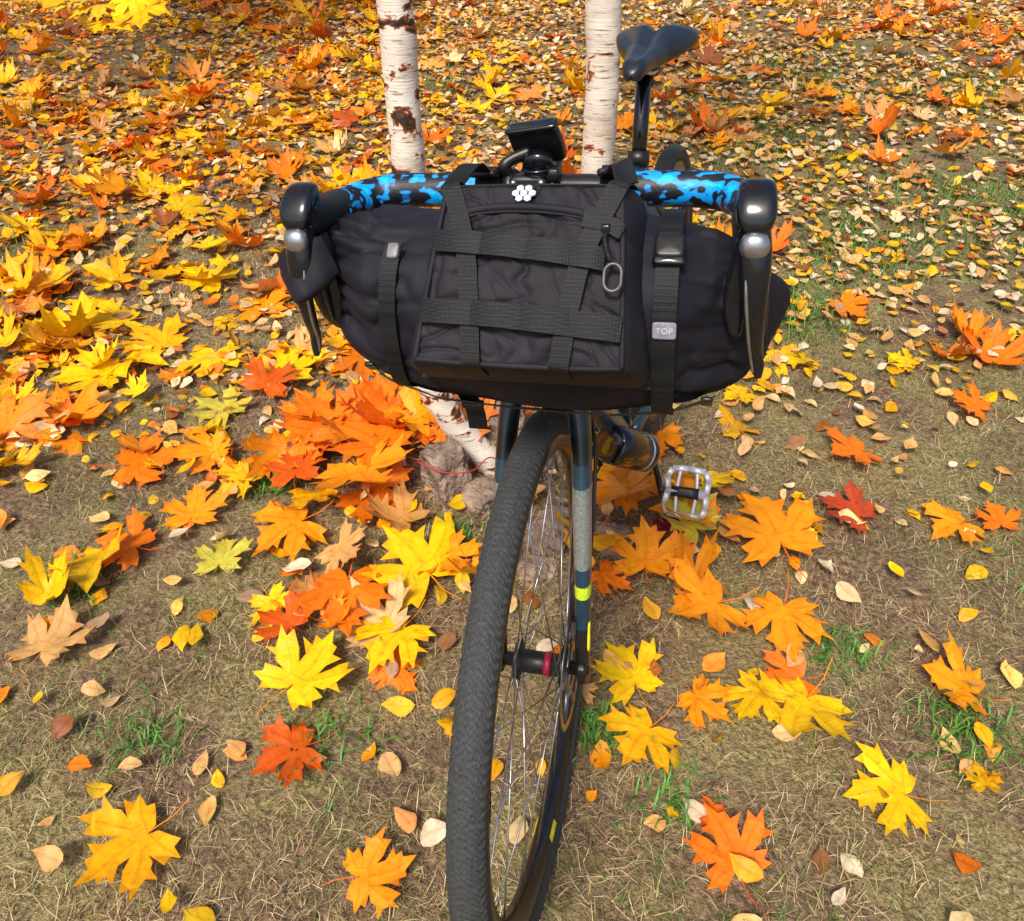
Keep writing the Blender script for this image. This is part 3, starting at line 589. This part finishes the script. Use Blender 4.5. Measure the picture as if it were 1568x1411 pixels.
def crank(sg,dv,dw):
    e1=Vector((sg*.074,.60+dv,-.07+dw))
    R_('crank_arm',loft([(sg*.052,.60-dv*.08,-.07-dw*.08,.014,.006),(sg*.056,.60,-.07,.0175,.009),(sg*.064,.60+dv*.4,-.07+dw*.4,.0125,.0075),(sg*.073,.60+dv*.9,-.07+dw*.9,.0115,.0075),(sg*.074,.60+dv*1.08,-.07+dw*1.08,.011,.006)],n=24,seg=20,up=(1,0,0)),M_gls)
    R_('crank_spindle',join(tube((0,.60,-.07),(sg*.068,.60,-.07),.012,seg=20),lathe((sg*.0705,.60,-.07),[(0,.011),(sg*.002,.009),(sg*.002,0)],24)),M_steel)
    c=e1+Vector((sg*.054,0,0)); d=Vector((0,.66,.75)); nrm_=Vector((0,-.75,.66)); ux=Vector((1,0,0))
    L=[]
    def q(a,b_,h=0): return c+ux*a+d*b_+nrm_*h
    hx,hy=.043,.048
    out_=[(-hx*.8,-hy),(0,-hy*1.04),(hx*.8,-hy),(hx,-hy*.6),(hx*.92,0),(hx,hy*.6),(hx*.8,hy),(0,hy*1.04),(-hx*.8,hy),(-hx,hy*.6),(-hx*.92,0),(-hx,-hy*.6)]
    for i in range(12):
        a,b2=out_[i],out_[(i+1)%12]; L.append(loft([(*q(*a),.0065,.0065),(*q(*b2),.0065,.0065)],n=2,seg=12,up=tuple(ux*.3+d*.2+nrm_),e=4))
        L.append(tube(q(*a,.005),q(*a,.010),.0017,seg=6)); L.append(tube(q(*a,-.005),q(*a,-.010),.0017,seg=6))
    L.append(tube(q(-hx,0),q(hx*.9,0),.0095,seg=18,up=(0,0,1)))
    for sx in (-.40,.40): L.append(loft([(*q(hx*sx,-hy),.004,.004),(*q(hx*sx*1.2,0),.004,.005),(*q(hx*sx,hy),.004,.004)],n=10,seg=10,up=tuple(nrm_)))
    R_('pedal',join(*L),M_pedal); R_('pedal_axle',tube(e1,c,.006),M_steel)
    R_('pedal_core',loft([(*q(-hx*.75,0),.011,.009),(*q(hx*.6,0),.0125,.0115)],n=4,seg=14,up=tuple(nrm_),e=3),M_blk)
crank(1,.05,-.163); crank(-1,-.05,.163)
dd=Vector((0.22,.34,-.32)).normalized(); c0=Vector((.040,.472,.008))
def cyl_prof(p): 
    return loft([(*(c0+dd*a),r,r) for a,r in p],seg=32,up=(0,1,1),flat=True)
R_('tool_bottle',cyl_prof([(-.06,.001),(-.06,.030),(-.056,.035),(-.03,.0365),(.030,.0365),(.032,.035),(.036,.035),(.038,.0365),(.050,.0365),(.054,.033),(.054,.026),(.052,.024),(.052,.001)]),M_gls)
R_('bottle_ring',cyl_prof([(.0325,.036),(.0335,.0374),(.0355,.0374),(.0365,.036)]),M_sil)
R_('bottle_cage',join(tube(c0-Vector((.01,-.01,.03)),Vector((0,.49,.04)),.006),tube(c0-dd*.03,Vector((0,.44,.10)),.006)),M_blk)
def saddle():
    V=[];F=[];na,nb=44,40
    for i in range(na):
        a=i/(na-1); v=.675+.262*a
        hw=np.interp(a,[0,.03,.10,.3,.5,.7,.85,.95,1],[.004,.014,.020,.025,.038,.062,.074,.073,.055])
        zc=.655+SZ+np.interp(a,[0,.1,.5,.85,1],[-.014,-.004,-.004,.010,.012]); h_=np.interp(a,[0,.05,.3,.8,1],[.006,.014,.018,.022,.012])
        for k in range(nb):
            t=2*math.pi*k/nb; cx_,sz=math.cos(t),math.sin(t); X_=hw*math.copysign(abs(cx_)**.8,cx_)
            Z_=zc+(h_*abs(sz)**.8 if sz>0 else -h_*1.0*abs(sz)**.5*(1 if abs(cx_)>.5 else .6))-.22*abs(X_)**1.4
            if sz>0: Z_-=.011*math.exp(-(X_/.009)**2)*np.interp(a,[0,.15,.3,.9,1],[0,.4,1,1,1])
            vv_=v-(.03*max(0,a-.75)*4*math.exp(-(X_/.018)**2))
            V.append((X_,vv_,Z_))
    for i in range(na-1):
        for k in range(nb): F.append((i*nb+k,i*nb+(k+1)%nb,(i+1)*nb+(k+1)%nb,(i+1)*nb+k))
    F.append(tuple(range(nb))[::-1]);F.append(tuple((na-1)*nb+k for k in range(nb)))
    return V,F
R_('saddle_shell',saddle(),M_saddle)
R_('saddle_rails',join(*[loft([(s*.010,.70,.648+SZ,.0035,.0035),(s*.021,.75,.632+SZ,.0035,.0035),(s*.022,.82,.628+SZ,.0035,.0035),(s*.030,.88,.635+SZ,.0035,.0035),(s*.038,.91,.655+SZ,.0035,.0035)],n=24,seg=10) for s in (-1,1)]),M_steel)
R_('saddle_clamp',join(rbox((0,.797,.628+SZ),(.052,.036,.020)),tube((0,.79,.60+SZ),(0,.797,.628+SZ),.016,seg=20,up=(0,1,0))),M_blk)
# ------------------------------------------------------------------ handlebar bag
bag=empty('handlebar_bag',tuple(FM@Vector((.03,.06,.53))))
def B(name,vf,mat,smooth=True): return mesh_obj(name,vf,mat,bag,FM,smooth)
SEC=[(-.208,.088,.535,.006,.02),(-.206,.086,.535,.022,.045),(-.196,.082,.533,.042,.066),(-.18,.076,.528,.058,.078),(-.14,.067,.520,.077,.091),(-.08,.062,.512,.087,.097),(0,.06,.510,.089,.099),(.10,.06,.508,.089,.099),(.16,.068,.504,.080,.095),(.195,.078,.498,.062,.088),(.22,.088,.490,.044,.078),(.235,.095,.484,.028,.064),(.243,.095,.480,.014,.044),(.247,.095,.478,.003,.012)]
SA=np.array(SEC)
def roll(u,phi,off=0):
    vc,wc,rv,rw=[np.interp(u,SA[:,0],SA[:,i]) for i in range(1,5)]
    ca,sa=math.cos(phi),math.sin(phi); e=2/2.3
    return np.array([u,vc-(rv+off)*math.copysign(abs(ca)**e,ca),wc+(rw+off)*math.copysign(abs(sa)**e,sa)])
def rollN(u,phi):
    _,_,rv,rw=[np.interp(u,SA[:,0],SA[:,i]) for i in range(1,5)]
    return nrm(np.array([0,-math.cos(phi)/rv,math.sin(phi)/rw]))
def ridge(x,w): return math.exp(-(x/w)**2)
V=[];F=[];npn=160; us=np.concatenate([np.linspace(-.208,-.16,50),np.linspace(-.158,.16,100),np.linspace(.162,.247,70)])
for u in us:
    endk=np.clip(max((-.12-u)/.08,(u-.165)/.06),0,1); mk=np.clip(max((-.06-u)/.04,(u-.13)/.03),0,1)
    for k in range(npn):
        ph=2*math.pi*k/npn; cph,sph=math.cos(ph),math.sin(ph)
        fold=noise.noise(Vector((u*9+ph*.6,cph*4.0,sph*4.0+3)))
        n1=noise.noise(Vector((u*11+ph*1.6,cph*1.5,sph*1.5))); n2=noise.noise(Vector((u*14-ph*1.2,cph*1.6+4,sph*1.6))); n3=noise.noise(Vector((u*6+9,cph*3,sph*3)))
        w_=.005*noise.noise(Vector((u*10,cph*1.3,sph*1.3)))+endk*.015*fold-endk*.010*ridge(n1,.10)-mk*.0045*ridge(n2,.09)-mk*.004*ridge(n3,.10)
        V.append(roll(u,ph,w_))
nu=len(us)
for i in range(nu-1):
    for k in range(npn): F.append((i*npn+k,i*npn+(k+1)%npn,(i+1)*npn+(k+1)%npn,(i+1)*npn+k))
F.append(tuple(range(npn))[::-1]);F.append(tuple((nu-1)*npn+k for k in range(npn)))
B('dry_roll',(V,F),M_fab)
B('roll_closure',loft([(-.178,.02,.585,.006,.02),(-.19,.010,.582,.010,.026),(-.205,.004,.574,.010,.028),(-.214,.002,.566,.009,.028),(-.222,.002,.556,.004,.022)],n=26,seg=28,up=(0,.5,1),e=3.6),M_fab)
B('roll_closure_end',loft([(.20,.06,.545,.010,.02),(.220,.065,.520,.016,.042),(.236,.07,.495,.013,.048),(.245,.075,.472,.008,.034),(.248,.08,.455,.003,.015)],n=26,seg=24,up=(0,.2,1),e=2.8),M_fab)
# pouch
Mv,Mw=-.0325,.5925; Tv,Tw=.605,.796; Nv,Nw=-.796,.605
def pouch(s,t,off=0):
    ds=min(max((abs(s)-.82)/.18,0),1); dt=min(max((abs(t)-.86)/.14,0),1); d_=min(math.hypot(ds,dt),1)
    o=.009*(1-s*s)*(1-t*t)-.075*(1-math.sqrt(1-d_*d_))+off
    u=.033+.003*t+(.103-.010*t)*s
    return np.array([u,Mv+Tv*.090*t+Nv*o,Mw+Tw*.090*t+Nw*o])
V=[];F=[];ns=140
ax=np.sin(np.linspace(-math.pi/2,math.pi/2,ns))
for t in ax:
    for s in ax:
        w_=.0040*noise.noise(Vector((s*2.5,t*2.5,1)))+.0016*noise.noise(Vector((s*6,t*6,5)))-.0026*ridge(noise.noise(Vector((s*1.8,t*4,9))),.09)-.0018*ridge(noise.noise(Vector((s*4+t*2,t*1.6,4))),.08)
        V.append(pouch(s,t,w_))
for j in range(ns-1):
    for i in range(ns-1): F.append((j*ns+i,j*ns+i+1,(j+1)*ns+i+1,(j+1)*ns+i))
B('front_pouch',(V,F),M_fab2)
Nn=np.array([0,Nv,Nw])
def pr(pts,w,off=.003,th=.0017,n=30,wave=0):
    Q=cr(pts,n); Pp=[];NN=[]
    for i,(s,t) in enumerate(Q):
        Pp.append(pouch(s,t,off+wave*abs(math.sin(i/n*math.pi*4)))); 
        ds=.03; a=pouch(s+ds,t)-pouch(s-ds,t); b2=pouch(s,t+ds)-pouch(s,t-ds); nn_=nrm(np.cross(a,b2)); 
        if nn_@Nn<0: nn_=-nn_
        NN.append(nrm(nn_+Nn))
    return ribbon(Pp,NN,w,th)
B('molle_strap_upper',pr([(-.82,.32),(-.4,.285),(0,.245),(.4,.195),(.70,.15)],.020,.0048,wave=.0025,n=44),M_web,False)
B('molle_strap_lower',pr([(-.83,-.38),(-.4,-.395),(0,-.42),(.4,-.46),(.83,-.50)],.022,.0048,wave=.0025,n=44),M_web,False)
B('vertical_strap_l',pr([(-.86,.98),(-.70,.70),(-.52,.22),(-.42,-.3),(-.36,-.8),(-.34,-.97)],.0175,.0028,n=44),M_web,False)
B('vertical_strap_r',pr([(.86,.98),(.72,.70),(.52,.22),(.42,-.3),(.36,-.8),(.34,-.97)],.0175,.0028,n=44),M_web,False)
B('short_strap',pr([(.50,.54),(.72,.49),(.84,.42)],.014,.004),M_web,False)
def seam(pts,r=.0013,off=.0005,n=40):
    return loft([(*pouch(s,t,off),r,r) for s,t in cr(pts,n)],seg=8,flat=True,up=tuple(Nn))
B('zip_garage',seam([(-.72,.58),(-.4,.65),(0,.66),(.4,.62),(.74,.52)],.004,.0008),M_fab)
B('seams',join(seam([(-.70,.53),(-.4,.60),(0,.61),(.4,.57),(.74,.47)],off=.0018),seam([(-.8,.88),(-.4,.90),(.4,.90),(.8,.88)]),
  seam([(-.83,.86),(-.835,.4),(-.835,-.4),(-.83,-.86)],.0028,-.0005),seam([(.83,.86),(.835,.4),(.835,-.4),(.83,-.86)],.0028,-.0005),seam([(-.83,-.86),(-.4,-.88),(.4,-.88),(.83,-.86)],.0028,-.0005)),M_fab2)
def hexes():
    V=[];F=[];
    for hx_,hy_ in [(-1,0),(0,0),(1,0),(-.5,.87),(.5,.87),(-.5,-.87),(.5,-.87)]:
        cs,ct=-.06+hx_*.078,.795+hy_*.060; b0=len(V)
        for k in range(6):
            a=math.pi/6+k*math.pi/3; V.append(pouch(cs+.037*math.cos(a),ct+.034*math.sin(a),.0042))
        for k in range(6):
            a=math.pi/6+k*math.pi/3; V.append(pouch(cs+.037*math.cos(a),ct+.034*math.sin(a),.0010))
        F.append(tuple(range(b0,b0+6)))
        for k in range(6): F.append((b0+k,b0+6+k,b0+6+(k+1)%6,b0+(k+1)%6))
    return V,F
B('honeycomb_logo',hexes(),M_logo,False)
zp=[pouch(s,t,o) for s,t,o in [(.70,.42,.004),(.70,.33,.010),(.72,.22,.012),(.75,.12,.012)]]
B('zip_pull_cord',loft([(*p,.0022,.0022) for p in zp],n=16,seg=8,up=tuple(Nn)),M_web)
c_=pouch(.77,-.03,.012); V=[];F=[]
for i in range(40):
    a=2*math.pi*i/40; ra=.0072; q=np.array([1,0,0])*ra*math.cos(a)+np.array([0,Tv,Tw])*(.008*math.sin(a)+.0035*math.copysign(1,math.sin(a)))
    for k in range(10):
        p_=2*math.pi*k/10; rad=nrm(q); V.append(c_+q+rad*.0020*math.cos(p_)+Nn*.0020*math.sin(p_))
for i in range(40):
    for k in range(10): F.append((i*10+k,((i+1)%40)*10+k,((i+1)%40)*10+(k+1)%10,i*10+(k+1)%10))
B('zip_pull_ring',(V,F),simple('grey_pull',(.07,.07,.075),.4,.4))
B('zip_slider',rbox(tuple(pouch(.70,.44,.004)),(.008,.006,.010)),M_lev)
for s,u0 in ((-1,-.044),(1,.090)):
    Pp=[];NN=[]
    start=pouch(-.86 if s<0 else .86,.95,.002)
    for i in range(30):
        a=math.radians(-60+i*9.5); Pp.append(np.array([u0,.16-.0225*math.cos(a),.60+.0225*math.sin(a)])); NN.append((0,-math.cos(a),math.sin(a)))
    B('bar_loop',ribbon(Pp,NN,.027,.002),M_web,False)
    top=np.array([u0,.160,.6235])
    Q=cr([top,top+np.array([0,-.03,.006]),(top+start)/2+np.array([0,0,.012]),start],20)
    B('loop_strap',ribbon(Q,[(0,-.3,1)]*8+[(0,-.5,.85)]*12,.020,.002),M_web,False)
    B('strap_buckle',rbox((u0,.136,.626),(.030,.024,.009),Matrix.Rotation(-.35,3,'X'),e=5),M_blk)
def rs(u0,u1,a0,a1,w,off=.0035,n=40,th=.0018):
    Pp=[];NN=[]
    for i in range(n):
        f=i/(n-1); u=u0+(u1-u0)*f; a=math.radians(a0+(a1-a0)*f); Pp.append(roll(u,a,off)); NN.append(rollN(u,a))
    return ribbon(Pp,NN,w,th)
B('side_strap_l',rs(-.104,-.122,58,-75,.017),M_web,False)
B('side_strap_r',rs(.155,.152,110,-75,.021,.005),M_web,False)
B('bottom_strap',join(rs(-.16,.03,-48,-60,.018,.004),rs(.03,.20,-60,-48,.018,.004)),M_web,False)
def onroll(name,u,a,size,mat,off=.006,e=5):
    p=roll(u,math.radians(a),off); n_=rollN(u,math.radians(a))
    R=Matrix((Vector((1,0,0)),Vector(n_).cross(Vector((1,0,0))),Vector(n_))).transposed()
    B(name,rbox(tuple(p),size,R,e=e),mat); return p,R
onroll('side_buckle_l',-.103,52,(.012,.016,.006),simple('grey_buckle',(.16,.16,.17),.4))
onroll('side_buckle_r',.155,62,(.028,.026,.010),M_blk,.009)
onroll('buckle_bar_r',.155,52,(.030,.008,.008),M_gls,.010)
p_,R3=onroll('woven_label',.154,14,(.0215,.016,.003),M_lbl,.0075,8)
tx_=bpy.data.curves.new('label_lettering','FONT'); tx_.body='TOP'; tx_.size=.0080; tx_.extrude=.0002; tx_.align_x='CENTER'; tx_.align_y='CENTER'; tx_.materials.append(M_logo)
link(bpy.data.objects.new('label_lettering',tx_),bag,FM@Matrix.Translation(Vector(p_)+R3@Vector((0,0,.0018)))@R3.to_4x4())
for u0 in (-.05,.042):
    Q=cr([(u0,-.0,.445),(u0,.012,.424),(u0,.022,.405),(u0,.026,.388),(u0,.026,.374)],16)
    B('hanging_strap',ribbon(Q,[(0,-1,.2)]*16,.021,.003),M_web,False)
    B('strap_keeper',rbox((u0,.018,.412),(.025,.010,.008)),M_blk)
onroll('loop_tab_l',-.160,-48,(.012,.020,.006),M_blk); onroll('loop_tab_r',.195,-48,(.012,.020,.006),M_blk)
# ------------------------------------------------------------------ light, world, camera
w=bpy.data.worlds.new('World'); sc.world=w; w.use_nodes=True; nt=w.node_tree
sky=nt.nodes.new('ShaderNodeTexSky'); sky.sky_type='NISHITA'; sky.sun_disc=False
el,az=math.radians(55),math.radians(205)
sky.sun_elevation=el; sky.sun_rotation=az; sky.air_density=1.0; sky.dust_density=4
nt.links.new(sky.outputs[0],nt.nodes['Background'].inputs[0]); nt.nodes['Background'].inputs[1].default_value=.15
L=bpy.data.lights.new('sun','SUN'); L.energy=4.0; L.angle=math.radians(14); L.color=(1,.94,.84)
so=bpy.data.objects.new('sun',L); sc.collection.objects.link(so)
d=Vector((math.sin(az)*math.cos(el),math.cos(az)*math.cos(el),math.sin(el)))
so.rotation_euler=(-d).to_track_quat('-Z','Y').to_euler()
cam=bpy.data.cameras.new('camera'); co=bpy.data.objects.new('camera',cam); sc.collection.objects.link(co)
co.location=(0,0,1.25); co.rotation_euler=(math.radians(55),0,0); cam.lens=27.02; cam.sensor_width=36; cam.sensor_fit='HORIZONTAL'
cam.shift_y=-.0753; cam.clip_start=.02; cam.clip_end=2000
sc.camera=co
sc.view_settings.view_transform='Standard'; sc.view_settings.look='None'; sc.view_settings.exposure=0
